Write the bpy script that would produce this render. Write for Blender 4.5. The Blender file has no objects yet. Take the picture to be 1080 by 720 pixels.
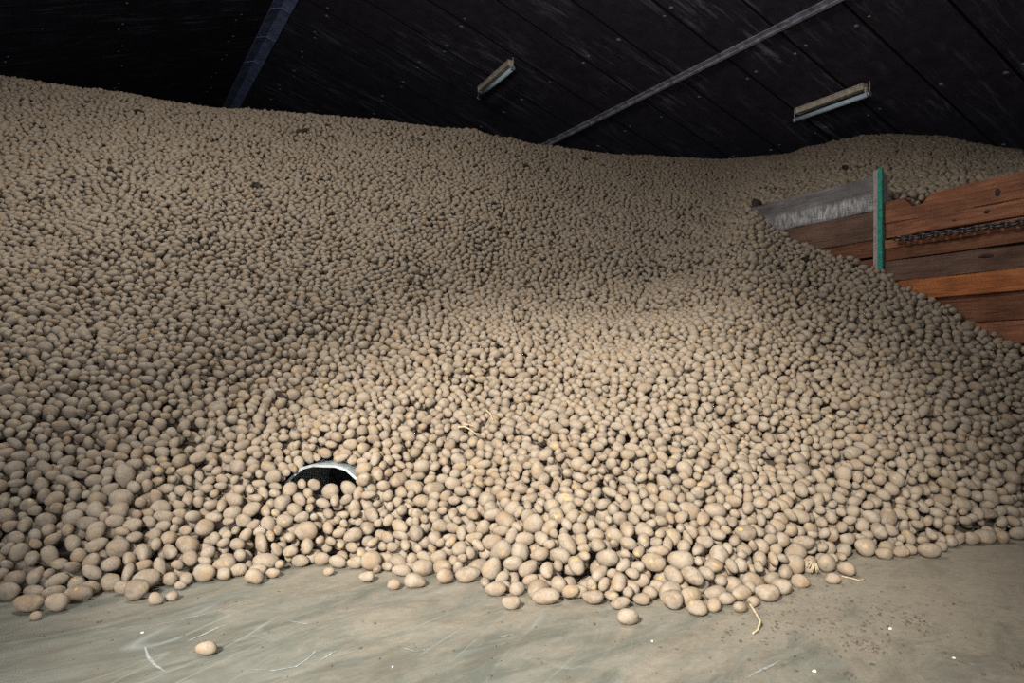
import bpy, bmesh, math, random
import numpy as np
from mathutils import Vector, Matrix, Quaternion

random.seed(11)
RNG = np.random.default_rng(11)
COL = bpy.context.scene.collection
SC = bpy.context.scene

# ------------------------------------------------------------------ survey of the place
F = 752.0            # focal length in pixels of a 1080 wide picture
HC = 0.85            # camera height
HORIZON = 390.0
AX = (-0.503, 0.864)   # barn axis (along the ridge), horizontal unit vector
AV = (0.864, 0.503)    # across the barn
WALL_V = 5.3           # plank partition stands at this distance across
RIDGE_UP = 5.6         # ridge above camera height
SLOPE = 0.333
RIDGE_V = RIDGE_UP / 2.286


def pt(px, py, d):
    return ((px - 540.0) / F * d, d, HC + (HORIZON - py) / F * d)


def uv(u, v, z=0.0):
    return Vector((AX[0] * u + AV[0] * v, AX[1] * u + AV[1] * v, z))


def to_u(x, y):
    return AX[0] * x + AX[1] * y


def to_v(x, y):
    return AV[0] * x + AV[1] * y


def roof_z(v):
    return HC + RIDGE_UP - SLOPE * abs(v - RIDGE_V)


# ------------------------------------------------------------------ object helpers
def link(name, me, mats=(), parent=None, loc=(0, 0, 0)):
    o = bpy.data.objects.new(name, me)
    COL.objects.link(o)
    o.location = loc
    if parent is not None:
        o.parent = parent
    for m in mats:
        o.data.materials.append(m)
    return o


def from_bm(name, bm, mats=(), parent=None, smooth=False, loc=(0, 0, 0)):
    me = bpy.data.meshes.new(name)
    bmesh.ops.recalc_face_normals(bm, faces=bm.faces)
    bm.to_mesh(me)
    bm.free()
    if smooth:
        me.polygons.foreach_set('use_smooth', [True] * len(me.polygons))
    return link(name, me, mats, parent, loc)


def empty(name, loc):
    o = bpy.data.objects.new(name, None)
    COL.objects.link(o)
    o.location = loc
    o.empty_display_size = 0.1
    return o


def tag(o, label=None, cat=None, group=None, kind=None):
    if label:
        o['label'] = label
    if cat:
        o['category'] = cat
    if group:
        o['group'] = group
    if kind:
        o['kind'] = kind
    return o


def add_box(bm, c, ex, ey, ez, sx, sy, sz, mi=0, bevel=0.0):
    """box centred at c with unit axes ex, ey, ez and full sizes"""
    ex, ey, ez, c = Vector(ex), Vector(ey), Vector(ez), Vector(c)
    r = bmesh.ops.create_cube(bm, size=1.0)
    vs = r['verts']
    for v in vs:
        p = v.co.copy()
        v.co = c + ex * (p.x * sx) + ey * (p.y * sy) + ez * (p.z * sz)
    fs = set(f for v in vs for f in v.link_faces)
    for f in fs:
        f.material_index = mi
    if bevel > 0:
        es = list(set(e for v in vs for e in v.link_edges))
        bmesh.ops.bevel(bm, geom=es, offset=bevel, segments=2, affect='EDGES', material=-1)


def add_tube(bm, pts, radii, n=8, mi=0, caps=True):
    pts = [Vector(p) for p in pts]
    if not hasattr(radii, '__len__'):
        radii = [radii] * len(pts)
    rings = []
    prev = None
    for i, p in enumerate(pts):
        if i == 0:
            t = pts[1] - pts[0]
        elif i == len(pts) - 1:
            t = pts[-1] - pts[-2]
        else:
            t = pts[i + 1] - pts[i - 1]
        t.normalize()
        if prev is None:
            a = Vector((0, 0, 1)) if abs(t.z) < 0.9 else Vector((1, 0, 0))
            s = t.cross(a).normalized()
        else:
            s = (prev - t * prev.dot(t)).normalized()
        prev = s
        q = t.cross(s)
        rings.append([bm.verts.new(p + (s * math.cos(2 * math.pi * k / n) + q * math.sin(2 * math.pi * k / n)) * radii[i]) for k in range(n)])
    for a, b in zip(rings[:-1], rings[1:]):
        for k in range(n):
            f = bm.faces.new((a[k], a[(k + 1) % n], b[(k + 1) % n], b[k]))
            f.material_index = mi
            f.smooth = True
    if caps:
        bm.faces.new(rings[0][::-1]).material_index = mi
        bm.faces.new(rings[-1]).material_index = mi


# ------------------------------------------------------------------ node helpers
def new_mat(name):
    m = bpy.data.materials.new(name)
    m.use_nodes = True
    nt = m.node_tree
    b = nt.nodes['Principled BSDF']
    return m, nt, b


def N(nt, typ, **kw):
    n = nt.nodes.new(typ)
    for k, v in kw.items():
        if k.startswith('i_'):
            n.inputs[k[2:].replace('_', ' ')].default_value = v
        else:
            setattr(n, k, v)
    return n


def ramp(nt, src, stops, interp='LINEAR'):
    r = nt.nodes.new('ShaderNodeValToRGB')
    r.color_ramp.interpolation = interp
    els = r.color_ramp.elements
    while len(els) < len(stops):
        els.new(0.5)
    for e, (p, c) in zip(els, stops):
        e.position = p
        e.color = (c, c, c, 1) if not hasattr(c, '__len__') else (c[0], c[1], c[2], 1)
    nt.links.new(src, r.inputs['Fac'])
    return r.outputs['Color']


def mix(nt, fac, a, b, mode='MIX'):
    n = nt.nodes.new('ShaderNodeMix')
    n.data_type = 'RGBA'
    n.blend_type = mode
    for sock, val in ((n.inputs['Factor'], fac), (n.inputs['A'], a), (n.inputs['B'], b)):
        pass
    def put(idx, val):
        s = n.inputs[idx]
        if isinstance(val, bpy.types.NodeSocket):
            nt.links.new(val, s)
        elif hasattr(val, '__len__'):
            s.default_value = (val[0], val[1], val[2], 1)
        else:
            s.default_value = val
    put(0, fac)
    put(6, a)
    put(7, b)
    return n.outputs[2]


def math_n(nt, op, a, b=0.0, clamp=False):
    n = nt.nodes.new('ShaderNodeMath')
    n.operation = op
    n.use_clamp = clamp
    for i, val in enumerate((a, b)):
        if isinstance(val, bpy.types.NodeSocket):
            nt.links.new(val, n.inputs[i])
        else:
            n.inputs[i].default_value = val
    return n.outputs[0]


def noise(nt, vec, scale, detail=3.0, rough=0.55, dist=0.0):
    n = nt.nodes.new('ShaderNodeTexNoise')
    n.inputs['Scale'].default_value = scale
    n.inputs['Detail'].default_value = detail
    n.inputs['Roughness'].default_value = rough
    n.inputs['Distortion'].default_value = dist
    nt.links.new(vec, n.inputs['Vector'])
    return n.outputs['Fac']


def mapped(nt, vec, scale=(1, 1, 1), rot=(0, 0, 0), loc=(0, 0, 0)):
    n = nt.nodes.new('ShaderNodeMapping')
    n.inputs['Scale'].default_value = scale
    n.inputs['Rotation'].default_value = rot
    n.inputs['Location'].default_value = loc
    nt.links.new(vec, n.inputs['Vector'])
    return n.outputs['Vector']


def position(nt):
    return nt.nodes.new('ShaderNodeNewGeometry').outputs['Position']


def bump(nt, bsdf, h, strength, dist=0.01):
    n = nt.nodes.new('ShaderNodeBump')
    n.inputs['Strength'].default_value = strength
    n.inputs['Distance'].default_value = dist
    nt.links.new(h, n.inputs['Height'])
    nt.links.new(n.outputs['Normal'], bsdf.inputs['Normal'])


# ------------------------------------------------------------------ materials
def mat_potato():
    m, nt, b = new_mat('potato_skin')
    pos = position(nt)
    att = nt.nodes.new('ShaderNodeAttribute')
    att.attribute_name = 'tint'
    oi = nt.nodes.new('ShaderNodeObjectInfo')
    t = math_n(nt, 'FRACT', math_n(nt, 'ADD', att.outputs['Fac'], oi.outputs['Random']))
    base = ramp(nt, t, [(0.0, (0.185, 0.143, 0.103)), (0.3, (0.265, 0.212, 0.156)), (0.55, (0.222, 0.179, 0.136)),
                        (0.8, (0.285, 0.228, 0.166)), (1.0, (0.240, 0.170, 0.108))])
    # dust clings in soft clouds, skin shows through where it rubbed off
    n1 = noise(nt, pos, 22, 3, 0.6)
    dusty = mix(nt, ramp(nt, n1, [(0.40, 0.0), (0.62, 1.0)]), base, (0.305, 0.258, 0.203))
    n3 = noise(nt, pos, 13, 3, 0.6)
    dusty = mix(nt, ramp(nt, n3, [(0.52, 0.0), (0.68, 0.55)]), dusty, (0.265, 0.178, 0.098))
    n4 = noise(nt, pos, 85, 4, 0.7)
    dusty = mix(nt, ramp(nt, n4, [(0.30, 0.55), (0.46, 0.0)]), dusty, (0.120, 0.092, 0.066))
    n2 = noise(nt, pos, 31, 2, 0.5)
    n2b = noise(nt, pos, 140, 3, 0.6)
    rub = ramp(nt, math_n(nt, 'ADD', n2, math_n(nt, 'MULTIPLY', n2b, 0.16)), [(0.728, 0.0), (0.81, 1.0)])
    skin = mix(nt, rub, dusty, (0.430, 0.285, 0.120))
    speck = ramp(nt, noise(nt, pos, 420, 2, 0.6), [(0.30, 0.0), (0.40, 1.0)])
    col = mix(nt, speck, mix(nt, 0.35, skin, (0.12, 0.085, 0.06)), skin)
    nt.links.new(col, b.inputs['Base Color'])
    nt.links.new(ramp(nt, rub, [(0.0, 0.88), (1.0, 0.42)]), b.inputs['Roughness'])
    b.inputs['Specular IOR Level'].default_value = 0.3
    hgt = math_n(nt, 'ADD', math_n(nt, 'MULTIPLY', noise(nt, pos, 60, 3, 0.55), 1.0), math_n(nt, 'MULTIPLY', speck, 0.35))
    bump(nt, b, hgt, 0.28, 0.006)
    return m


def mat_simple(name, c, rough=0.7, metal=0.0, var=0.25, scale=18, dark=None, bmp=0.0, detail=4):
    m, nt, b = new_mat(name)
    pos = position(nt)
    n = noise(nt, pos, scale, detail, 0.6)
    d = dark or tuple(x * (1 - var) for x in c)
    l = tuple(min(1, x * (1 + var)) for x in c)
    nt.links.new(ramp(nt, n, [(0.3, d), (0.7, l)]), b.inputs['Base Color'])
    b.inputs['Roughness'].default_value = rough
    b.inputs['Metallic'].default_value = metal
    if bmp:
        bump(nt, b, n, bmp, 0.01)
    return m


def mat_floor():
    m, nt, b = new_mat('dusty_concrete')
    pos = position(nt)
    rot = mapped(nt, pos, (1, 1, 1), (0, 0, math.radians(-58)))
    rot2 = mapped(nt, pos, (1, 1, 1), (0, 0, math.radians(-40)))
    rot3 = mapped(nt, pos, (1, 1, 1), (0, 0, math.radians(-66)))
    long_ = mapped(nt, rot, (0.75, 1.9, 1))
    long2 = mapped(nt, rot2, (0.7, 3.0, 1), (0, 0, 0), (3.1, 1.7, 0))
    big = noise(nt, long_, 1.9, 6, 0.66, 1.3)
    con = ramp(nt, noise(nt, rot, 5, 5, 0.65), [(0.3, (0.130, 0.140, 0.120)), (0.7, (0.205, 0.208, 0.180))])
    con = mix(nt, ramp(nt, noise(nt, long2, 1.9, 5, 0.65, 1.2), [(0.42, 0.0), (0.60, 0.75)]), con, (0.080, 0.094, 0.082))
    dust = ramp(nt, noise(nt, pos, 30, 5, 0.7), [(0.3, (0.205, 0.180, 0.140)), (0.7, (0.275, 0.243, 0.192))])
    # the heap sheds soil: more of it lies near the toe and on the right
    sx = N(nt, 'ShaderNodeSeparateXYZ')
    nt.links.new(pos, sx.inputs[0])
    near = math_n(nt, 'MULTIPLY', math_n(nt, 'ADD', math_n(nt, 'MULTIPLY', sx.outputs[1], 0.16), math_n(nt, 'MULTIPLY', sx.outputs[0], 0.085)), 1.0)
    amt = math_n(nt, 'ADD', math_n(nt, 'ADD', big, math_n(nt, 'SUBTRACT', near, 0.37)), math_n(nt, 'MULTIPLY', noise(nt, pos, 9, 5, 0.7), 0.22))
    fac = ramp(nt, amt, [(0.50, 0.08), (0.64, 0.55), (0.76, 0.95)])
    col = mix(nt, fac, con, dust)
    # pale wheel scratches
    scr = noise(nt, mapped(nt, rot3, (0.6, 4.0, 1), (0, 0, 0), (1.3, 0.4, 0)), 1.3, 1, 0.4, 0.5)
    sfac = ramp(nt, scr, [(0.485, 0.0), (0.5, 0.75), (0.515, 0.0)])
    smask = ramp(nt, noise(nt, pos, 1.6, 3, 0.6), [(0.46, 0.0), (0.62, 0.8)])
    bare = ramp(nt, fac, [(0.25, 1.0), (0.8, 0.0)])
    col = mix(nt, math_n(nt, 'MULTIPLY', math_n(nt, 'MULTIPLY', sfac, smask), bare), col, (0.30, 0.33, 0.33))
    stain = noise(nt, mapped(nt, rot2, (1.2, 2.4, 1), (0, 0, 0), (5.0, 2.0, 0)), 2.6, 6, 0.72, 0.8)
    col = mix(nt, ramp(nt, stain, [(0.50, 0.0), (0.66, 0.5)]), col, (0.115, 0.100, 0.074))
    col = mix(nt, ramp(nt, stain, [(0.30, 0.45), (0.44, 0.0)]), col, (0.300, 0.282, 0.240))
    # tracks pressed in the soil
    grit = noise(nt, pos, 95, 4, 0.75)
    col = mix(nt, math_n(nt, 'MULTIPLY', ramp(nt, grit, [(0.62, 0.0), (0.72, 0.7)]), fac), col, (0.17, 0.135, 0.10))
    nt.links.new(col, b.inputs['Base Color'])
    nt.links.new(ramp(nt, fac, [(0, 0.5), (1, 0.92)]), b.inputs['Roughness'])
    b.inputs['Specular IOR Level'].default_value = 0.3
    hh = math_n(nt, 'ADD', math_n(nt, 'MULTIPLY', math_n(nt, 'ADD', big, math_n(nt, 'MULTIPLY', grit, 0.25)), fac), 0.0)
    bump(nt, b, hh, 0.22, 0.02)
    return m


def mat_ceiling():
    m, nt, b = new_mat('tarred_roof_board')
    pos = position(nt)
    # coordinates along the barn axis and across it
    rotz = math.atan2(AX[1], AX[0])
    loc = mapped(nt, pos, (1, 1, 1), (0, 0, -rotz))
    st = mapped(nt, loc, (7.5, 0.9, 0.9))
    s1 = noise(nt, st, 1.6, 5, 0.7, 0.4)
    s2 = noise(nt, mapped(nt, loc, (1.2, 0.5, 0.5)), 1.0, 3, 0.6)
    base = ramp(nt, noise(nt, loc, 6, 4, 0.6), [(0.3, (0.040, 0.034, 0.045)), (0.7, (0.072, 0.062, 0.082))])
    f = math_n(nt, 'MULTIPLY', ramp(nt, s1, [(0.52, 0.0), (0.72, 0.8)]), ramp(nt, s2, [(0.42, 0.0), (0.66, 1.0)]))
    col = mix(nt, f, base, (0.42, 0.42, 0.52))
    wet = ramp(nt, noise(nt, loc, 30, 4, 0.7), [(0.66, 0.0), (0.74, 0.35)])
    col = mix(nt, math_n(nt, 'MULTIPLY', wet, ramp(nt, s2, [(0.4, 0.0), (0.7, 1.0)])), col, (0.52, 0.52, 0.60))
    nt.links.new(col, b.inputs['Base Color'])
    b.inputs['Roughness'].default_value = 0.75
    b.inputs['Specular IOR Level'].default_value = 0.25
    return m


def mat_wood(name, c1, c2, c3, wear=None, wear_amt=0.0, z0=0.0, z1=1.0):
    m, nt, b = new_mat(name)
    pos = position(nt)
    rotz = math.atan2(AX[1], AX[0])
    loc = mapped(nt, pos, (1, 1, 1), (0, 0, -rotz))
    g = noise(nt, mapped(nt, loc, (1.1, 14, 20)), 1.6, 7, 0.7, 1.6)
    big = noise(nt, mapped(nt, loc, (1.5, 1.5, 4)), 1.8, 4, 0.6)
    col = ramp(nt, g, [(0.28, c1), (0.5, c2), (0.75, c3)])
    col = mix(nt, ramp(nt, big, [(0.38, 0.0), (0.7, 0.75)]), col, tuple(x * 0.55 for x in c1))
    # saw marks across the grain and dirt
    saw = noise(nt, mapped(nt, loc, (40, 3, 3)), 1.4, 4, 0.7)
    col = mix(nt, ramp(nt, saw, [(0.55, 0.0), (0.8, 0.16)]), col, tuple(min(1, x * 1.6) for x in c3))
    if wear:
        sx = N(nt, 'ShaderNodeSeparateXYZ')
        nt.links.new(pos, sx.inputs[0])
        zz = math_n(nt, 'DIVIDE', math_n(nt, 'SUBTRACT', sx.outputs[2], z0), z1 - z0)
        band = ramp(nt, zz, [(0.02, 0.25), (0.12, 1.0), (0.42, 1.0), (0.56, 0.05), (0.95, 0.0)])
        fr = noise(nt, mapped(nt, loc, (30, 2, 9)), 1.5, 5, 0.75)
        pm = ramp(nt, noise(nt, mapped(nt, loc, (2.2, 1, 1)), 1.3, 4, 0.7), [(0.36, 0.12), (0.58, 1.0)])
        wf = math_n(nt, 'MULTIPLY', math_n(nt, 'MULTIPLY', band, pm), ramp(nt, fr, [(0.42, 0.05), (0.60, wear_amt)]))
        col = mix(nt, wf, col, wear)
    nt.links.new(col, b.inputs['Base Color'])
    b.inputs['Roughness'].default_value = 0.8
    b.inputs['Specular IOR Level'].default_value = 0.25
    bump(nt, b, math_n(nt, 'ADD', g, math_n(nt, 'MULTIPLY', saw, 0.4)), 0.8, 0.015)
    return m


M = {}
M['potato'] = mat_potato()
M['fill'] = mat_simple('dark_gap_shade', (0.060, 0.046, 0.034), 0.95, 0, 0.4, 30, bmp=0.4)  # dark colour stands in for shade in the gaps between potatoes
M['floor'] = mat_floor()
M['ceil'] = mat_ceiling()
M['seam'] = mat_simple('black_seam', (0.003, 0.003, 0.003), 0.9)
M['washer'] = mat_simple('dusty_washer', (0.42, 0.42, 0.44), 0.55, 0.3, 0.3, 60)
M['dusty_metal'] = mat_simple('dusty_ridge_flashing', (0.27, 0.33, 0.54), 0.65, 0.0, 0.45, 5, bmp=0.2)
M['purlin'] = mat_simple('dusty_purlin', (0.33, 0.31, 0.38), 0.7, 0.0, 0.5, 9, bmp=0.2)
M['wall'] = mat_simple('dim_board_wall', (0.05, 0.048, 0.046), 0.9, 0, 0.3, 4)
M['w_red'] = mat_wood('red_brown_plank', (0.139, 0.053, 0.029), (0.297, 0.122, 0.065), (0.422, 0.211, 0.125))
M['w_orange'] = mat_wood('orange_plank', (0.218, 0.069, 0.024), (0.422, 0.142, 0.048), (0.502, 0.205, 0.086))
M['w_dull'] = mat_wood('dull_brown_plank', (0.086, 0.048, 0.033), (0.162, 0.094, 0.066), (0.231, 0.149, 0.106))
M['w_dark'] = mat_wood('dark_brown_plank', (0.086, 0.034, 0.019), (0.188, 0.076, 0.040), (0.277, 0.132, 0.073))
M['w_grey'] = mat_wood('weathered_grey_plank', (0.110, 0.098, 0.095), (0.200, 0.184, 0.182), (0.290, 0.270, 0.262), (0.62, 0.63, 0.62), 0.95, 2.09, 2.36)
M['knot'] = mat_simple('wood_knot', (0.035, 0.014, 0.008), 0.8, 0, 0.4, 60)
M['green'] = mat_simple('green_paint', (0.020, 0.225, 0.165), 0.45, 0, 0.35, 30, bmp=0.1)
M['edge'] = mat_simple('worn_steel_edge', (0.300, 0.255, 0.230), 0.6, 0.0, 0.35, 40, bmp=0.2)
M['chain'] = mat_simple('oily_chain_steel', (0.075, 0.075, 0.082), 0.42, 0.6, 0.5, 50)
M['galv'] = mat_simple('galvanised_sheet', (0.50, 0.56, 0.60), 0.42, 0.55, 0.22, 26, bmp=0.12)
M['batten'] = mat_simple('dusty_batten', (0.62, 0.53, 0.42), 0.7, 0.0, 0.3, 16)
M['tube'] = mat_simple('white_tube_glass', (0.66, 0.82, 0.93), 0.3, 0.0, 0.06, 30)
M['black'] = mat_simple('black_plastic', (0.02, 0.02, 0.022), 0.5)
M['straw'] = mat_simple('dry_haulm', (0.46, 0.38, 0.25), 0.8, 0.0, 0.35, 80)
M['clod'] = mat_simple('dark_soil', (0.030, 0.022, 0.016), 0.95, 0, 0.5, 70, bmp=0.6)
M['crumb'] = mat_simple('soil_crumb', (0.105, 0.082, 0.060), 0.95, 0, 0.5, 60)
M['chip'] = mat_simple('white_chip', (0.80, 0.79, 0.74), 0.7, 0, 0.1, 60)

# ------------------------------------------------------------------ camera
cam = bpy.data.cameras.new('camera')
cam.sensor_width = 36.0
cam.lens = 36.0 * F / 1080.0
cam.shift_y = (HORIZON - 360.0) / 1080.0
cam.clip_start = 0.05
cam.clip_end = 200
co = bpy.data.objects.new('camera', cam)
COL.objects.link(co)
co.location = (0, 0, HC)
co.rotation_euler = (math.radians(90), 0, 0)
SC.camera = co

# ------------------------------------------------------------------ the shape of the heap
TOE = lambda py: HC * F / (py - HORIZON)


def at_wall(px):
    x = (px - 540) / F
    return WALL_V / (x * AV[0] + AV[1])


def zc(py, d):
    return HC + (HORIZON - py) / F * d


# column of sight (pixel) -> profile points (depth, height) rising from the toe to the crest
FRONT = [
    (-330, [(TOE(690), 0), (8.2, 4.35)]),
    (-150, [(TOE(662), 0), (8.0, 4.30)]),
    (0, [(TOE(640), 0), (5.2, 1.86), (8.0, zc(75, 8.0))]),
    (130, [(TOE(634), 0), (5.2, 1.78), (8.2, zc(93, 8.2))]),
    (260, [(TOE(612), 0), (5.4, 1.70), (8.6, zc(111, 8.6))]),
    (340, [(TOE(604), 0), (5.5, 1.62), (8.75, zc(117, 8.75))]),
    (400, [(TOE(606), 0), (5.6, 1.58), (8.9, zc(122, 8.9))]),
    (500, [(TOE(622), 0), (5.6, 1.45), (9.2, zc(133, 9.2))]),
    (540, [(TOE(634), 0), (4.6, 0.98), (5.7, 1.44), (9.55, zc(142, 9.55))]),
    (580, [(TOE(642), 0), (3.9, 0.70), (5.8, 1.42), (9.9, zc(150, 9.9))]),
    (680, [(TOE(652), 0), (3.9, 0.72), (6.2, 1.58), (10.3, zc(161, 10.3))]),
    (760, [(TOE(645), 0), (3.9, 0.66), (6.9, 2.22), (10.5, zc(166, 10.5))]),
    (795, [(TOE(638), 0), (3.9, 0.62), (6.6, 2.34), (10.3, zc(163, 10.3))]),
    (830, [(TOE(622), 0), (4.2, 0.74), (at_wall(830), zc(240, at_wall(830)))]),
    (865, [(TOE(605), 0), (4.3, 0.76), (at_wall(865), zc(254, at_wall(865)))]),
    (900, [(TOE(592), 0), (at_wall(900), zc(265, at_wall(900)))]),
    (935, [(TOE(590), 0), (at_wall(935), zc(278, at_wall(935)))]),
    (1000, [(TOE(582), 0), (at_wall(1000), zc(313, at_wall(1000)))]),
    (1080, [(TOE(571), 0), (at_wall(1080), zc(352, at_wall(1080)))]),
    (1200, [(TOE(558), 0), (at_wall(1200), 0.36)]),
    (1330, [(at_wall(1330) - 0.25, 0), (at_wall(1330), 0.10)]),
]
BACK = [
    (700, [(at_wall(700), 2.2), (10.3, zc(162, 10.3))]),
    (760, [(at_wall(760), 2.24), (10.5, zc(166, 10.5))]),
    (795, [(at_wall(795), 2.33), (10.3, zc(163, 10.3))]),
    (830, [(at_wall(830), 2.30), (10.2, zc(161, 10.2))]),
    (850, [(at_wall(850), 2.28), (10.0, zc(153, 10.0))]),
    (880, [(at_wall(880), 2.26), (9.7, zc(147, 9.7))]),
    (910, [(at_wall(910), 2.2), (9.5, zc(141, 9.5))]),
    (940, [(at_wall(940), 2.11), (9.4, zc(139, 9.4))]),
    (1000, [(at_wall(1000), 2.10), (9.2, zc(142, 9.2))]),
    (1080, [(at_wall(1080), 2.10), (8.8, zc(158, 8.8))]),
    (1200, [(at_wall(1200), 2.08), (8.2, 3.3)]),
    (1330, [(at_wall(1330), 2.08), (7.6, 3.0)]),
]
CREST_BACK = 0.9


def column_tables(cols):
    ds = np.linspace(0.5, 14.0, 271)
    tab = []
    for px, pr in cols:
        d = [p[0] for p in pr]
        z = [p[1] for p in pr]
        s0 = (z[1] - z[0]) / (d[1] - d[0])
        tail = 14.0 - d[-1] - 0.2
        d = [0.5] + d + [d[-1] + 0.2, 14.0]
        z = [z[0] - s0 * (d[1] - 0.5)] + z + [z[-1] + 0.0, z[-1] - 0.4 * tail]
        zz = np.interp(ds, d, z)
        k = np.ones(9) / 9.0
        zs = np.convolve(np.pad(zz, 4, mode='edge'), k, 'valid')
        tab.append(zs)
    return np.array([c[0] for c in cols], float), ds, np.array(tab)


TF = column_tables(FRONT)
TB = column_tables(BACK)
CREST_F = np.array([c[1][-1][0] for c in FRONT])
CREST_B = np.array([c[1][-1][0] for c in BACK])


def table_h(T, x, y):
    pxs, ds, tab = T
    px = np.clip(540 + F * x / np.maximum(y, 0.3), pxs[0], pxs[-1])
    i = np.clip(np.searchsorted(pxs, px) - 1, 0, len(pxs) - 2)
    f = (px - pxs[i]) / (pxs[i + 1] - pxs[i])
    g = np.clip((y - ds[0]) / (ds[1] - ds[0]), 0, len(ds) - 1.001)
    j = g.astype(int)
    e = g - j
    a = tab[i, j] * (1 - e) + tab[i, j + 1] * e
    b = tab[i + 1, j] * (1 - e) + tab[i + 1, j + 1] * e
    return a * (1 - f) + b * f


def lumps(x, y):
    return (0.035 * np.sin(2.1 * x + 1.3 * y) * np.sin(1.7 * y - 0.8 * x + 1.0)
            + 0.022 * np.sin(4.3 * x - 2.2 * y + 0.5) + 0.016 * np.sin(7.1 * y + 3.3 * x)
            + 0.012 * np.sin(11.0 * x + 4.0 * y + 2.0))


def heap_h(x, y):
    v = AV[0] * x + AV[1] * y
    hf = table_h(TF, x, y)
    hb = table_h(TB, x, y)
    px = 540 + F * x / np.maximum(y, 0.3)
    k = np.clip((px - 735) / 55.0, 0, 1) * (v > WALL_V)
    h = hb * k + hf * (1 - k)
    h = h + 0.13 * np.exp(-(((x + 0.88) / 0.26) ** 2 + ((y - 3.72) / 0.16) ** 2)) + 0.085 * np.exp(-(((x + 0.66) / 0.10) ** 2 + ((y - 3.47) / 0.13) ** 2))
    return h + lumps(x, y) * np.clip(h * 1.5, 0, 1) * np.clip((crest_d(x, y) - y) * 0.27, 0.04, 1)


def crest_d(x, y):
    px = 540 + F * x / np.maximum(y, 0.3)
    v = AV[0] * x + AV[1] * y
    return np.where((v > WALL_V) & (px > 762), np.interp(px, TB[0], CREST_B), np.interp(px, TF[0], CREST_F))


# ------------------------------------------------------------------ ventilation duct half buried in the heap
DUCT_R = 0.25
DUCT_P = Vector((-0.915, 3.48, 0.150))      # centre of the mouth circle
DUCT_DIR = Vector((0.06, 0.98, 0.03)).normalized()
DUCT_LEN = 0.80
DUCT_S = DUCT_DIR.cross(Vector((0, 0, 1))).normalized()
DUCT_T = DUCT_S.cross(DUCT_DIR).normalized()

# ------------------------------------------------------------------ potatoes: where the front ones lie in the photograph
ANCH = [  # px, py, width, height, tilt in degrees
    (26, 639, 33, 18, 8), (36, 650, 13, 10, 0), (57, 637, 24, 21, 10), (80, 627, 29, 18, 25), (45, 615, 24, 17, 35),
    (114, 615, 22, 20, 0), (7, 625, 24, 20, 0), (142, 624, 26, 24, 0), (163, 632, 16, 14, 20), (180, 629, 14, 11, 10), (189, 618, 13, 10, 0),
    (176, 612, 17, 16, 30), (197, 597, 22, 16, -15), (212, 602, 18, 15, 15), (234, 598, 26, 22, 50),
    (249, 602, 19, 15, 40), (266, 609, 22, 18, -10), (287, 605, 16, 11, 0), (316, 592, 19, 14, 5),
    (338, 590, 17, 15, 0), (346, 603, 12, 10, 10), (357, 593, 20, 16, -10), (375, 594, 18, 15, 0),
    (386, 609, 17, 13, 0), (397, 601, 12, 9, 80), (402, 591, 26, 15, 8), (415, 617, 15, 12, 0),
    (423, 602, 22, 14, 0), (437, 613, 24, 17, 10), (447, 600, 24, 19, 20), (470, 608, 21, 18, 30),
    (492, 607, 28, 18, 8), (520, 601, 25, 17, 5), (523, 622, 24, 17, -10), (539, 637, 21, 15, 0),
    (543, 602, 25, 22, 30), (546, 622, 18, 15, 40), (576, 631, 31, 17, 0), (573, 615, 27, 19, 0), (600, 618, 20, 18, 60),
    (623, 615, 20, 15, 10), (612, 625, 18, 15, -20), (626, 631, 24, 17, -10), (645, 623, 22, 20, 30),
    (655, 637, 22, 15, 0), (663, 652, 24, 19, -5), (676, 633, 19, 15, 0), (688, 626, 19, 16, -60),
    (707, 626, 26, 24, 50), (726, 630, 26, 21, 15), (736, 642, 23, 18, -10), (754, 639, 18, 16, 80),
    (767, 632, 20, 15, 0), (782, 641, 16, 13, 0), (796, 635, 14, 13, 40), (811, 627, 28, 19, -5),
    (826, 620, 22, 18, -30), (846, 614, 20, 15, -25), (880, 611, 16, 12, -15), (892, 600, 21, 16, -65),
    (873, 595, 23, 20, 60), (857, 594, 18, 15, 0), (934, 584, 19, 14, -8), (951, 582, 17, 13, -20),
    (963, 581, 16, 12, -20), (980, 581, 25, 17, -12), (920, 578, 18, 13, -10), (1009, 566, 21, 15, 0),
    (1040, 567, 25, 16, 5), (1060, 567, 16, 14, 40), (1076, 563, 20, 15, 10), (995, 577, 13, 12, 0),
    (216, 685, 23, 16, 18),
]


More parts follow.
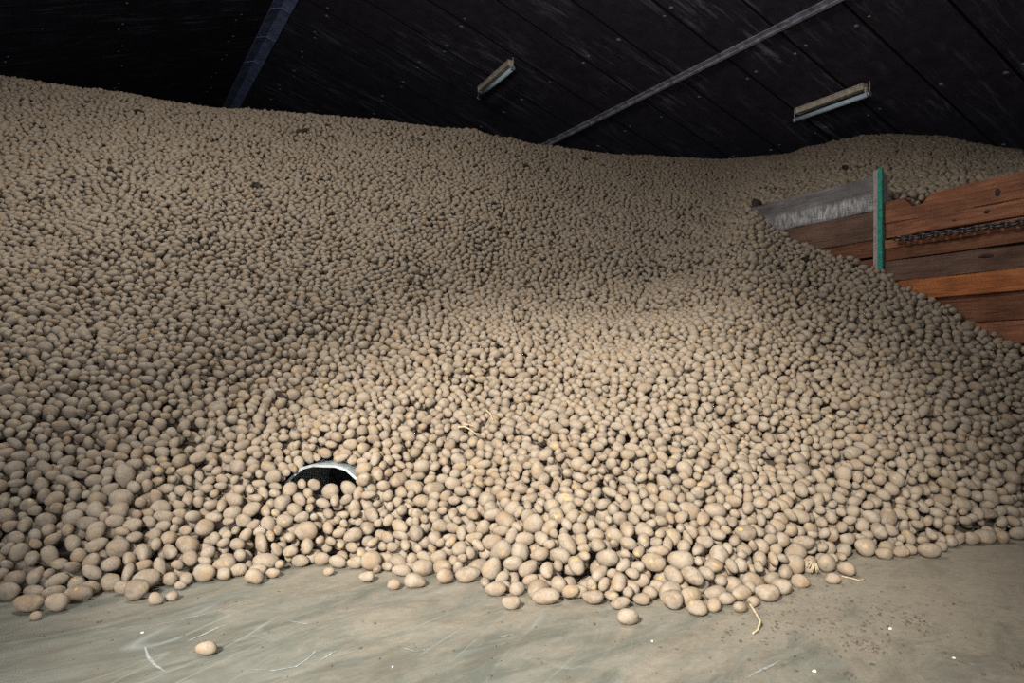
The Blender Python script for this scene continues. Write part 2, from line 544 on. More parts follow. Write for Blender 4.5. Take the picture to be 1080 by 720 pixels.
def build_potatoes():
    px_lo, px_hi = -230, 1260
    # --- sample the surface in columns of sight so that everything in or near the frame is covered
    pos, size = [], []

    def scatter(n_try, depth_off, dmin, dmax):
        # area-uniform samples in the plane
        w = (px_hi - px_lo) / F
        d = np.sqrt(RNG.uniform(dmin ** 2, dmax ** 2, n_try))
        a = RNG.uniform((px_lo - 540) / F, (px_hi - 540) / F, n_try)
        x, y = a * d, d
        return x, y

    total = (px_hi - px_lo) / F * 0.5 * (11.5 ** 2 - 2.2 ** 2)
    e = 0.02

    def layer(per_m2, depth_k, dmin, dmax):
        area = (px_hi - px_lo) / F * 0.5 * (dmax ** 2 - dmin ** 2)
        n = int(area * per_m2 * 1.7 * 4)
        x, y = scatter(n, depth_k, dmin, dmax)
        h = heap_h(x, y)
        gx = (heap_h(x + e, y) - heap_h(x - e, y)) / (2 * e)
        gy = (heap_h(x, y + e) - heap_h(x, y - e)) / (2 * e)
        v = AV[0] * x + AV[1] * y
        stretch = np.sqrt(1 + np.clip(gx * gx + gy * gy, 0, 2.2))
        keep = (h > 0.035) & (y < crest_d(x, y) + CREST_BACK) & (RNG.uniform(0, 1, n) < stretch / 1.7)
        keep &= (np.abs(v - WALL_V) > 0.05) | (to_u(x, y) > 4.85)
        x, y, h, gx, gy, v = (q[keep] for q in (x, y, h, gx, gy, v))
        gl = np.sqrt(gx * gx + gy * gy)
        lim = np.minimum(1, 1.2 / np.maximum(gl, 1e-6))
        gx, gy = gx * lim, gy * lim
        nn = np.stack([-gx, -gy, np.ones_like(gx)], 1)
        nn /= np.linalg.norm(nn, axis=1)[:, None]
        P = np.stack([x, y, h], 1)
        return P, nn

    P1, N1 = layer(330, 0, 2.0, 11.6)
    # thin the raw points to an even cover (dart throwing on a hash grid)
    def dart(P, A, fac):
        order = RNG.permutation(len(P))
        cell = 0.11
        grid = {}
        keep = []
        PL = P.tolist()
        AL = A.tolist()
        for i in order:
            x, y, z = PL[i]
            r = AL[i]
            c = (int(x // cell), int(y // cell), int(z // cell))
            ok = True
            for dx in (-1, 0, 1):
                for dy in (-1, 0, 1):
                    for dz in (-1, 0, 1):
                        for j in grid.get((c[0] + dx, c[1] + dy, c[2] + dz), ()):
                            q = PL[j]
                            m = (r + AL[j]) * fac
                            if (x - q[0]) ** 2 + (y - q[1]) ** 2 + (z - q[2]) ** 2 < m * m:
                                ok = False
                                break
                        if not ok:
                            break
                    if not ok:
                        break
                if not ok:
                    break
            if ok:
                keep.append(i)
                grid.setdefault(c, []).append(i)
        return np.array(keep)

    def sizes(P):
        n = len(P)
        low = np.clip(1.0 - P[:, 2] / 0.55, 0, 1)      # the big ones roll to the foot of the heap
        a = RNG.normal(0.0338, 0.0066, n) * (1 + 0.20 * low + 0.07 * np.clip(P[:, 2] - 1.5, 0, 1))
        a = np.clip(a, 0.022, 0.060)
        big = RNG.uniform(0, 1, n) < 0.05
        a = np.where(big, a * 1.28, a)
        k = np.clip(RNG.normal(0.735, 0.095, n), 0.54, 0.96)
        b = np.clip(a * k, 0.020, 0.046)
        return a, b

    A1, B1 = sizes(P1)
    R1 = (A1 * B1 * B1) ** (1 / 3)
    k = dart(P1, R1, 0.79)
    P1, N1, A1, B1 = P1[k], N1[k], A1[k], B1[k]
    P1 = P1 - N1 * B1[:, None] * 0.9
    # second layer under it fills the gaps, nearer part only
    P2, N2 = layer(330, 0, 2.0, 11.6)
    A2, B2 = sizes(P2)
    R2 = (A2 * B2 * B2) ** (1 / 3)
    k = dart(P2, R2, 0.84)
    P2, N2, A2, B2 = P2[k], N2[k], A2[k], B2[k]
    off = 0.030 + B2 * 1.35
    ok = P2[:, 2] > 0.075
    P2 = P2 - N2 * off[:, None]
    P2, N2, A2, B2 = P2[ok], N2[ok], A2[ok], B2[ok]

    # measured front potatoes
    PA, AA, BA, XA = [], [], [], []
    for px, py, w, h, t in ANCH:
        d = HC * F / (py + 0.45 * h - HORIZON)
        a, b = 0.5 * w * d / F, 0.5 * h * d / F
        if b > a:
            a, b = b, a
        b = max(b, 0.62 * a)
        tt = math.radians(t)
        flat = 0.45 if abs(t) < 45 else 0.8
        ax = Vector((math.cos(tt), math.sin(tt) * 0.8, math.sin(tt) * 0.35)).normalized()
        PA.append(((px - 540) / F * d, d + b * 0.5, b))
        AA.append(a)
        BA.append(b)
        XA.append(ax[:])
    PA, AA, BA, XA = np.array(PA), np.array(AA), np.array(BA), np.array(XA)
    nA = len(PA)

    # free potatoes must not start in front of the measured row
    P = np.concatenate([PA, P1, P2])
    A = np.concatenate([AA, A1, A2])
    B = np.concatenate([BA, B1, B2])
    n = len(P)
    layer_id = np.concatenate([np.zeros(nA, int), np.ones(len(P1), int), np.full(len(P2), 2)])
    NN = np.concatenate([np.tile([0, 0, 1.0], (nA, 1)), N1, N2])
    # axes mostly lie in the surface
    X = RNG.normal(0, 1, (n, 3))
    X -= NN * np.sum(X * NN, 1)[:, None] * 0.72
    X[:, 2] *= 0.8
    X /= np.linalg.norm(X, axis=1)[:, None]
    X[:nA] = XA
    home = P.copy()
    im = np.where(layer_id == 0, 0.12, np.where(layer_id == 1, 1.0, 0.7))

    # kill free ones inside the measured potatoes or in the duct
    alive = np.ones(n, bool)
    for i in range(nA):
        dd = np.linalg.norm(P[nA:] - P[i], axis=1)
        alive[nA:] &= dd > (A[i] * 0.55 + B[nA:] * 0.6)
    rel = P - np.array(DUCT_P)
    ax = rel @ np.array(DUCT_DIR)
    rad = np.sqrt(np.maximum(np.sum(rel * rel, 1) - ax * ax, 0))
    up = rel @ np.array(DUCT_T)
    alive &= ~((ax > -0.03) & (ax < DUCT_LEN + 0.05) & (rad < DUCT_R - 0.005) & (up > 0.06))
    idx = np.nonzero(alive)[0]
    P, A, B, X, NN, home, im, layer_id = (q[idx] for q in (P, A, B, X, NN, home, im, layer_id))
    n = len(P)
    vside = np.where(AV[0] * P[:, 0] + AV[1] * P[:, 1] > WALL_V, 1, -1)

    # --- position based relaxation: every potato is three spheres on its long axis
    def pairs(P, reach):
        cell = 2 * reach.max()
        c = np.floor(P / cell).astype(np.int64)
        c -= c.min(0) - 1
        dim = c.max(0) + 2
        key = (c[:, 0] * dim[1] + c[:, 1]) * dim[2] + c[:, 2]
        order = np.argsort(key, kind='stable')
        ks = key[order]
        uk, st, ct = np.unique(ks, return_index=True, return_counts=True)
        I, J = [], []
        offs = []
        for dx in (-1, 0, 1):
            for dy in (-1, 0, 1):
                for dz in (-1, 0, 1):
                    o = (dx * dim[1] + dy) * dim[2] + dz
                    if o >= 0:
                        offs.append(o)
        for o in offs:
            t = np.searchsorted(uk, uk + o)
            t = np.minimum(t, len(uk) - 1)
            hit = uk[t] == uk + o
            sa, ca = st[hit], ct[hit]
            sb, cb = st[t[hit]], ct[t[hit]]
            m = ca * cb
            tot = int(m.sum())
            if tot == 0:
                continue
            rep = np.repeat(np.arange(len(m)), m)
            loc = np.arange(tot) - np.repeat(np.cumsum(m) - m, m)
            ia = sa[rep] + loc // cb[rep]
            ib = sb[rep] + loc % cb[rep]
            i, j = order[ia], order[ib]
            if o == 0:
                g = i < j
                i, j = i[g], j[g]
            d = P[i] - P[j]
            g = np.sum(d * d, 1) < (reach[i] + reach[j]) ** 2
            I.append(i[g])
            J.append(j[g])
        return np.concatenate(I), np.concatenate(J)

    rm = B * 0.99                      # middle sphere
    re = B * 0.86                      # end spheres
    off = A - re
    reach = A * 1.08
    wall_pad = 0.084
    ITER = 76
    for it in range(ITER):
        if it % 8 == 0:
            I, J = pairs(P, reach + 0.006)
            w = im[I] + im[J]
            wi, wj = im[I] / w, im[J] / w
        dP = np.zeros_like(P)
        dX = np.zeros_like(P)
        cnt = np.full(n, 1e-9)
        for s in (-1, 0, 1):
            ci = P[I] + X[I] * (off[I] * s)[:, None]
            ri = np.where(s == 0, rm[I], re[I])
            for t in (-1, 0, 1):
                cj = P[J] + X[J] * (off[J] * t)[:, None]
                rj = np.where(t == 0, rm[J], re[J])
                d = ci - cj
                L = np.sqrt(np.sum(d * d, 1)) + 1e-9
                pen = ri + rj - L
                g = pen > 0
                if not g.any():
                    continue
                u = d[g] / L[g][:, None] * pen[g][:, None]
                ii, jj = I[g], J[g]
                ui, uj = u * wi[g][:, None], -u * wj[g][:, None]
                for c in range(3):
                    dP[:, c] += np.bincount(ii, ui[:, c], n) + np.bincount(jj, uj[:, c], n)
                    if s:
                        dX[:, c] += np.bincount(ii, ui[:, c] * s, n)
                    if t:
                        dX[:, c] += np.bincount(jj, uj[:, c] * t, n)
                cnt += np.bincount(ii, minlength=n) + np.bincount(jj, minlength=n)
        sc = 1.0 / np.maximum(1.0, cnt * 0.42)
        P = P + dP * sc[:, None]
        X = X + dX * sc[:, None] * (0.5 / np.maximum(off, 0.006))[:, None] * 0.5
        X /= np.linalg.norm(X, axis=1)[:, None]
        # gentle pull home (along the normal mostly), fading out
        pull = 0.06 * (1 - it / ITER) ** 0.5 * (it < ITER - 26)
        dh = home - P
        dn = np.sum(dh * NN, 1)[:, None] * NN
        P = P + (dn * 1.6 + (dh - dn) * 0.25) * pull
        # floor
        tip = off * np.abs(X[:, 2]) + re
        low = np.maximum(tip, rm)
        need = np.maximum(0, low - P[:, 2])
        P[:, 2] += need
        fl = P[:, 2] < low + 0.004
        X[fl, 2] *= 0.9
        X /= np.linalg.norm(X, axis=1)[:, None]
        isA = layer_id == 0
        P[isA, 2] += (low[isA] - P[isA, 2]) * 0.5
        # plank wall
        v = AV[0] * P[:, 0] + AV[1] * P[:, 1]
        hx = off * np.abs(X[:, 0] * AV[0] + X[:, 1] * AV[1]) + re
        gap = np.where(vside < 0, (WALL_V - wall_pad - hx) - v, v - (WALL_V + wall_pad + hx))
        over = (P[:, 2] < 2.42) & (gap < 0) & (to_u(P[:, 0], P[:, 1]) < 4.78)
        mv = np.where(over, gap, 0) * np.where(vside < 0, 1, -1)
        P[:, 0] += AV[0] * mv
        P[:, 1] += AV[1] * mv
        # duct shell
        rel = P - np.array(DUCT_P)
        ax = rel @ np.array(DUCT_DIR)
        rv = rel - ax[:, None] * np.array(DUCT_DIR)
        rr = np.linalg.norm(rv, axis=1) + 1e-9
        inside = (ax > -0.045) & (ax < DUCT_LEN) & (rr > DUCT_R - 0.03) & (rr < DUCT_R + 0.002 + rm * 0.9) & (rv @ np.array(DUCT_T) > 0.0)
        P[inside] += rv[inside] / rr[inside][:, None] * ((DUCT_R + 0.002 + rm[inside] * 0.9) - rr[inside])[:, None]
    # those on the floor rest on it
    half = np.sqrt((A * X[:, 2]) ** 2 + (B ** 2) * (1 - X[:, 2] ** 2))
    on = (layer_id == 0) | (P[:, 2] < low + 0.008)
    P[on, 2] = half[on] * 0.915
    return P, A * 0.97, B * 0.96, X, layer_id


P, A, B, X, LAYER = build_potatoes()
NP = len(P)


# ------------------------------------------------------------------ potato shapes
def potato_template(seed, sub):
    r = random.Random(seed)
    bm = bmesh.new()
    bmesh.ops.create_icosphere(bm, subdivisions=sub, radius=1.0)
    dirs = [(Vector((r.gauss(0, 1), r.gauss(0, 1), r.gauss(0, 1))).normalized(), r.uniform(-0.20, 0.17), r.uniform(1.5, 5.0)) for _ in range(8)]
    eyes = [(Vector((r.gauss(0, 1.2), r.gauss(0, 1), r.gauss(0, 1))).normalized(), r.uniform(0.03, 0.06)) for _ in range(8)]
    bend = r.uniform(-0.26, 0.26)
    taper = r.uniform(-0.22, 0.22)
    for v in bm.verts:
        n = v.co.normalized()
        k = 1.0
        for dvec, am, p in dirs:
            t = max(0.0, n.dot(dvec))
            k += am * t ** p
        if sub >= 3:
            for dvec, am in eyes:
                t = n.dot(dvec)
                if t > 0.90:
                    k -= am * ((t - 0.90) / 0.10) ** 1.5
        q = n * k
        # slightly squarer than an ellipsoid
        f = 1.0 + 0.05 * (1 - n.x * n.x) * abs(n.x)
        q = Vector((q.x, q.y * (1 + taper * n.x) * f, q.z * (1 + taper * n.x) * f * 0.93))
        q.y += bend * (n.x * n.x - 0.35)
        v.co = q
    # normalise to unit half-extents
    ext = [max(abs(v.co[i]) for v in bm.verts) for i in range(3)]
    lo = [min(v.co[i] for v in bm.verts) for i in range(3)]
    hi = [max(v.co[i] for v in bm.verts) for i in range(3)]
    for v in bm.verts:
        v.co = Vector([(v.co[i] - (lo[i] + hi[i]) / 2) / ((hi[i] - lo[i]) / 2) for i in range(3)])
        v.co.z *= 0.94
    return bm


def template_arrays(seed, sub):
    bm = potato_template(seed, sub)
    bm.verts.ensure_lookup_table()
    V = np.array([v.co[:] for v in bm.verts])
    Fc = np.array([[v.index for v in f.verts] for f in bm.faces])
    bm.free()
    return V, Fc


def frames(X):
    n = len(X)
    ref = RNG.normal(0, 1, (n, 3))
    Y = np.cross(ref, X)
    Y /= np.linalg.norm(Y, axis=1)[:, None]
    Z = np.cross(X, Y)
    return np.stack([X, Y, Z], 2)            # columns are the axes


ROT = frames(X)

# choose the ones that show largest: in frame, on top, near
pxs = 540 + F * P[:, 0] / P[:, 1]
pys = HORIZON - F * (P[:, 2] - HC) / P[:, 1]
rpx = np.sqrt(A * B) * F / P[:, 1]


def visible_share(P, pxs, pys, rpx):
    """rough share of each potato's outline that nothing nearer covers"""
    W, H = 1080, 720
    cand = np.nonzero((pxs > -12) & (pxs < W + 12) & (pys > 330) & (pys < H + 12) & (P[:, 1] < 5.2))[0]
    buf = np.full((H, W), -1, int)
    for i in cand[np.argsort(-np.linalg.norm(P[cand] - np.array([0, 0, HC]), axis=1))]:
        r = rpx[i] * 0.97
        x0, x1 = int(max(0, pxs[i] - r)), int(min(W - 1, pxs[i] + r))
        y0, y1 = int(max(0, pys[i] - r)), int(min(H - 1, pys[i] + r))
        if x1 < x0 or y1 < y0:
            continue
        yy, xx = np.mgrid[y0:y1 + 1, x0:x1 + 1]
        buf[y0:y1 + 1, x0:x1 + 1][(xx - pxs[i]) ** 2 + (yy - pys[i]) ** 2 < r * r] = i
    return np.bincount(buf[buf >= 0], minlength=len(P))


seen = visible_share(P, pxs, pys, rpx)
seen = seen + np.where(LAYER == 0, 10000, 0)
near300 = np.argsort(-seen)[:300]
is_single = np.zeros(NP, bool)
is_single[near300] = True

# ------------------------------------------------------------------ the heap (everything beyond the 300)
def build_heap():
    verts, faces, tints = [], [], []
    base = 0
    dist = P[:, 1]
    nearm = (~is_single) & (dist < 4.6)
    farm = (~is_single) & (dist >= 4.6)
    for mask, sub, k in ((nearm, 2, 8), (farm, 1, 6)):
        ids = np.nonzero(mask)[0]
        var = RNG.integers(0, k, len(ids))
        for t in range(k):
            V, Fc = template_arrays(100 + t, sub)
            if sub == 1:
                V = V * 1.06
            s = ids[var == t]
            if len(s) == 0:
                continue
            sc = np.stack([A[s], B[s], B[s]], 1)
            W = np.einsum('nij,nvj->nvi', ROT[s], V[None] * sc[:, None, :]) + P[s][:, None, :]
            m = len(V)
            verts.append(W.reshape(-1, 3))
            faces.append((Fc[None] + (np.arange(len(s)) * m)[:, None, None]).reshape(-1, 3) + base)
            tints.append(np.repeat(RNG.uniform(0, 1, len(s)), m))
            base += len(s) * m
    npot = sum(len(f) for f in faces)
    # the unseen body of the heap under the outer potatoes, dark like shaded gaps
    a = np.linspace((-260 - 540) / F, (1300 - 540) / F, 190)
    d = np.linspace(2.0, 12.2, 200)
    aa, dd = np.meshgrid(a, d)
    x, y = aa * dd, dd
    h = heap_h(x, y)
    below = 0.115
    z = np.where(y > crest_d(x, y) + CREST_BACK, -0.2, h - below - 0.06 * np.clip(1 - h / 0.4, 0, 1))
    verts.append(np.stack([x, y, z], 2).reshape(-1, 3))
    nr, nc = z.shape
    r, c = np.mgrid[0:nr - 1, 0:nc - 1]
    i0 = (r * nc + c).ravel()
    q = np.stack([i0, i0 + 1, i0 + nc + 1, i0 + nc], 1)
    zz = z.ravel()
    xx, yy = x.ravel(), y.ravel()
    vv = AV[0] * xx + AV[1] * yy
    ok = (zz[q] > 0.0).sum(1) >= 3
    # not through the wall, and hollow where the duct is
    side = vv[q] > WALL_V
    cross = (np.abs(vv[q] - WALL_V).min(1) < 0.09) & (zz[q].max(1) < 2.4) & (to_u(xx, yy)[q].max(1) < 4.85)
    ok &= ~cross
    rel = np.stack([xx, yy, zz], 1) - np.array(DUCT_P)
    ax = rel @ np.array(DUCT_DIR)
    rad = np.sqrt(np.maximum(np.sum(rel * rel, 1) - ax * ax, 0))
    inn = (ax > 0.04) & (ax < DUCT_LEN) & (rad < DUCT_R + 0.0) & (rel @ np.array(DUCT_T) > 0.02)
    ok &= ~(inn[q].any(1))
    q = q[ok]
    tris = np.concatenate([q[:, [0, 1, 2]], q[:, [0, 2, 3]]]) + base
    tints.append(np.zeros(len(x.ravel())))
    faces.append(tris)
    Vall = np.concatenate(verts)
    Fall = np.concatenate(faces)
    me = bpy.data.meshes.new('potato_heap')
    me.vertices.add(len(Vall))
    me.vertices.foreach_set('co', Vall.astype(np.float32).ravel())
    me.loops.add(len(Fall) * 3)
    me.loops.foreach_set('vertex_index', Fall.astype(np.int32).ravel())
    me.polygons.add(len(Fall))
    me.polygons.foreach_set('loop_start', np.arange(0, len(Fall) * 3, 3, dtype=np.int32))
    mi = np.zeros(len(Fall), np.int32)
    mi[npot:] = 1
    me.polygons.foreach_set('material_index', mi)
    me.polygons.foreach_set('use_smooth', np.ones(len(Fall), bool))
    at = me.attributes.new('tint', 'FLOAT', 'POINT')
    at.data.foreach_set('value', np.concatenate(tints).astype(np.float32))
    me.update(calc_edges=True)
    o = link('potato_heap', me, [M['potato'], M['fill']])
    tag(o, 'great sloping heap of dusty brown potatoes rising from the floor to the dark roof', 'potatoes', None, 'stuff')
    return o


build_heap()

# ------------------------------------------------------------------ the 300 potatoes that show largest
PROTO = []
for t in range(14):
    bm = potato_template(300 + t, 3)
    me = bpy.data.meshes.new('potato')
    bm.to_mesh(me)
    bm.free()
    me.polygons.foreach_set('use_smooth', [True] * len(me.polygons))
    me.materials.append(M['potato'])
    PROTO.append(me)
first = bpy.data.objects.new('potato', PROTO[0])
POT = []
rs = random.Random(5)
singles = sorted(near300.tolist(), key=lambda i: (-pys[i], pxs[i]))
for c, i in enumerate(singles):
    o = first if c == 0 else first.copy()
    o.data = PROTO[rs.randrange(len(PROTO))]
    COL.objects.link(o)
    o.location = P[i]
    o.rotation_mode = 'QUATERNION'
    o.rotation_quaternion = Matrix(ROT[i].tolist()).to_quaternion()
    o.scale = (A[i], B[i], B[i])
    POT.append((o, i))
# every one is named by its look and by counting from things one can find
ORD = ['', 'first', 'second', 'third', 'fourth', 'fifth', 'sixth', 'seventh', 'eighth', 'ninth', 'tenth', 'eleventh', 'twelfth',
       'thirteenth', 'fourteenth', 'fifteenth', 'sixteenth', 'seventeenth', 'eighteenth', 'nineteenth', 'twentieth']


def look(i):
    view = (P[i] - np.array([0, 0, HC]))
    view /= np.linalg.norm(view)
    c = abs(float(np.dot(view, X[i])))
    asp = math.sqrt((A[i] ** 2) * (1 - c * c) + (B[i] ** 2) * c * c) / B[i]
    vol = (A[i] * B[i] * B[i]) ** (1 / 3)
    size = 'large' if vol > 0.0385 else ('small' if vol < 0.0285 else 'medium')
    shape = 'round' if asp < 1.15 else ('oval' if asp < 1.42 else 'long')
    return size + ' ' + shape


LONE = int(np.argmin(np.where(LAYER == 0, pys * -1.0, 1e9)))          # the one lying by itself on the floor
bottom = pys + np.where(LAYER == 0, rpx, rpx)
idx_front = []
cands = [i for i in singles if LAYER[i] == 0 and i != LONE]
for i in cands:
    hidden = any(j != i and bottom[j] > bottom[i] + 2 and abs(pxs[j] - pxs[i]) < 0.55 * (rpx[i] + rpx[j]) for j in cands)
    if not hidden:
        idx_front.append(i)
ROLLED = max((i for i in idx_front if 600 < pxs[i] < 720), key=lambda i: bottom[i])
front = sorted((i for i in idx_front if i != ROLLED), key=lambda i: pxs[i])
MARKS = [(216, 'lone floor potato'), (345, 'air duct'), (float(pxs[ROLLED]), 'rolled-out potato'), (797, 'hooked straw'), (857, 'dry tuft')]
name_of = {}
for i in front:
    # count from the nearest mark, in steps of the front row
    best = None
    for mx, mn in MARKS:
        between = [j for j in front if (mx < pxs[j] <= pxs[i]) or (pxs[i] <= pxs[j] < mx)]
        k = len(between)
        if best is None or k < best[0]:
            best = (k, mn, 'right' if pxs[i] > mx else 'left')
    name_of[i] = (ORD[best[0]] if best[0] < len(ORD) else 'farthest', best[2], best[1])
col_of = {}
for i in singles:
    if i == LONE or i == ROLLED or i in name_of:
        continue
    j = min(front, key=lambda q: abs(pxs[q] - pxs[i]))
    col_of.setdefault(j, []).append(i)
rank = {}
for j, lst in col_of.items():
    for k, i in enumerate(sorted(lst, key=lambda q: -pys[q])):
        rank[i] = (k + 1, j)
for o, i in POT:
    o['category'] = 'potato'
    o['group'] = 'dusty potatoes at the foot of the heap'
    if i == LONE:
        o['label'] = 'lone dusty potato lying by itself on the bare floor at left'
        del o['group']
    elif i == ROLLED:
        o['label'] = 'dusty potato rolled out farthest onto the floor before the heap, right of centre'
    elif i in name_of:
        a_, b_, c_ = name_of[i]
        o['label'] = f'{look(i)} potato on the floor, {a_} in front row {b_} of the {c_}'
    else:
        k, j = rank[i]
        a_, b_, c_ = name_of[j]
        o['label'] = f'{look(i)} potato, {ORD[k]} up behind {a_} front-row potato {b_} of the {c_}'

# ------------------------------------------------------------------ room shell
def floor_():
    bm = bmesh.new()
    c = [uv(-4.5, -9), uv(-4.5, 13), uv(18.4, 13), uv(18.4, -9)]
    top = [bm.verts.new(p) for p in c]
    bot = [bm.verts.new(p - Vector((0, 0, 0.2))) for p in c]
    bm.faces.new(top)
    bm.faces.new(bot[::-1])
    for k in range(4):
        bm.faces.new((top[k], bot[k], bot[(k + 1) % 4], top[(k + 1) % 4]))
    return tag(from_bm('floor', bm, [M['floor']]), kind='structure')


floor_()

U_AX, V_AX = Vector((AX[0], AX[1], 0)), Vector((AV[0], AV[1], 0))


def roof(name, side):
    """one roof slope: boards run from the ridge to the eaves with open black joints between, washers beside each joint"""
    dirv = (V_AX * side + Vector((0, 0, -SLOPE))).normalized()
    nrm = U_AX.cross(dirv).normalized()
    if nrm.z > 0:
        nrm = -nrm
    L = (13 - RIDGE_V if side > 0 else 9 + RIDGE_V) * math.sqrt(1 + SLOPE ** 2)
    bm = bmesh.new()
    ridge = uv(0, RIDGE_V, HC + RIDGE_UP)
    # dark decking above the boards
    add_box(bm, ridge + U_AX * 6.9 + dirv * (L / 2) - nrm * 0.075, U_AX, dirv, nrm, 23.0, L, 0.05, 1)
    seams = [4.96 + 0.825 * k for k in range(-12, 17)]
    for s0, s1 in zip(seams[:-1], seams[1:]):
        add_box(bm, ridge + U_AX * ((s0 + s1) / 2) + dirv * (L / 2) - nrm * 0.02, U_AX, dirv, nrm, s1 - s0 - 0.036, L, 0.04, 0)
    bm.normal_update()
    for f in bm.faces:
        if abs(f.normal.dot(U_AX)) > 0.9:
            f.material_index = 1
    rr = random.Random(4 + side)
    for s in seams:
        for kv in range(0, 8):
            v = 1.55 * kv + 0.62 + rr.uniform(-0.08, 0.08)
            if v > L - 0.1:
                continue
            for du in (-0.10, 0.085):
                if rr.random() < 0.12:
                    continue
                p = ridge + U_AX * (s + du + rr.uniform(-0.02, 0.02)) + dirv * (v + (0.05 if du > 0 else 0)) + nrm * 0.002
                rad = rr.choice((0.020, 0.024, 0.028, 0.034)) if side > 0 else 0.02
                ring = [bm.verts.new(p + (U_AX * math.cos(a) + dirv * math.sin(a)) * rad) for a in [k * math.pi / 5 for k in range(10)]]
                hub = bm.verts.new(p + nrm * 0.010)
                for k in range(10):
                    bm.faces.new((ring[k], ring[(k + 1) % 10], hub)).material_index = 2
    o = from_bm(name, bm, [M['ceil'], M['seam'], M['washer']])
    tag(o, kind='structure')
    return dirv, nrm, ridge


dirR, nrmR, ridgeP = roof('ceiling_right', 1)
dirL, nrmL, _ = roof('ceiling_left', -1)

# ridge flashing: a shallow dusty V strip
bm = bmesh.new()
for dv, nv in ((dirR, nrmR), (dirL, nrmL)):
    add_box(bm, ridgeP + U_AX * 6.9 + dv * 0.085 + nv * 0.012, U_AX, dv, nv, 22.6, 0.17, 0.012, 0)
    for k in range(16):
        add_box(bm, ridgeP + U_AX * (-3 + 1.1 * k) + dv * 0.085 + nv * 0.021, U_AX, dv, nv, 0.03, 0.165, 0.008, 0)
tag(from_bm('trim_1', bm, [M['dusty_metal']]), kind='structure')
# joint profile half way down the right slope
VJ = 1.252 * RIDGE_UP
sj = (VJ - RIDGE_V) * math.sqrt(1 + SLOPE ** 2)
bm = bmesh.new()
add_box(bm, ridgeP + U_AX * 6.9 + dirR * sj + nrmR * 0.012, U_AX, dirR, nrmR, 22.6, 0.105, 0.018, 0)
add_box(bm, ridgeP + U_AX * 6.9 + dirR * (sj + 0.02) + nrmR * 0.034, U_AX, dirR, nrmR, 22.6, 0.034, 0.03, 0)
for k in range(24):
    add_box(bm, ridgeP + U_AX * (-3 + 0.78 * k) + dirR * (sj - 0.025) + nrmR * 0.026, U_AX, dirR, nrmR, 0.05, 0.035, 0.014, 1)
tag(from_bm('trim_2', bm, [M['purlin'], M['washer']]), kind='structure')


# outer walls of the barn; the gable behind the camera has the doorway that lets the daylight in
def slab(name, pts, th, mat):
    """vertical wall: polygon pts (3-D, planar) given thickness th along its normal"""
    bm = bmesh.new()
    pts = [Vector(p) for p in pts]
    nrm = (pts[1] - pts[0]).cross(pts[2] - pts[1]).normalized()
    f = [bm.verts.new(p) for p in pts]
    g = [bm.verts.new(p + nrm * th) for p in pts]
    bm.faces.new(f)
    bm.faces.new(g[::-1])
    for k in range(len(pts)):
        bm.faces.new((f[k], g[k], g[(k + 1) % len(pts)], f[(k + 1) % len(pts)]))
    return tag(from_bm(name, bm, [mat]), kind='structure')


V0, V1, U0, U1 = -9.0, 13.0, -4.5, 18.2
slab('wall_left', [uv(U0, V0, 0), uv(U1, V0, 0), uv(U1, V0, roof_z(V0) + 0.0), uv(U0, V0, roof_z(V0))], 0.2, M['wall'])
slab('wall_right', [uv(U1, V1, 0), uv(U0, V1, 0), uv(U0, V1, roof_z(V1)), uv(U1, V1, roof_z(V1))], 0.2, M['wall'])
slab('wall_back', [uv(U1, V0, 0), uv(U1, V1, 0), uv(U1, V1, roof_z(V1)), uv(U1, RIDGE_V, roof_z(RIDGE_V)), uv(U1, V0, roof_z(V0))], 0.2, M['wall'])
DOOR = (-3.6, 0.2, 3.0, -1.9)   # v from, v to, head height, u of the gable wall


def gable():
    v0, v1, hd, ug = DOOR
    bm = bmesh.new()
    for poly in ([(V0, 0), (v0, 0), (v0, roof_z(v0)), (V0, roof_z(V0))],
                 [(v0, hd), (v1, hd), (v1, roof_z(v1)), (v0, roof_z(v0))],
                 [(v1, 0), (V1, 0), (V1, roof_z(V1)), (RIDGE_V, roof_z(RIDGE_V)), (v1, roof_z(v1))]):
        f = [bm.verts.new(uv(ug, v, z)) for v, z in poly]
        g = [bm.verts.new(uv(ug - 0.2, v, z)) for v, z in poly]
        bm.faces.new(f)
        bm.faces.new(g[::-1])
        for k in range(len(poly)):
            bm.faces.new((f[k], g[k], g[(k + 1) % len(poly)], f[(k + 1) % len(poly)]))
    return tag(from_bm('wall_front', bm, [M['wall']]), kind='structure')


gable()


# ------------------------------------------------------------------ plank partition with its post and chain
U_POST = to_u(*pt(932, 278, at_wall(932))[:2])


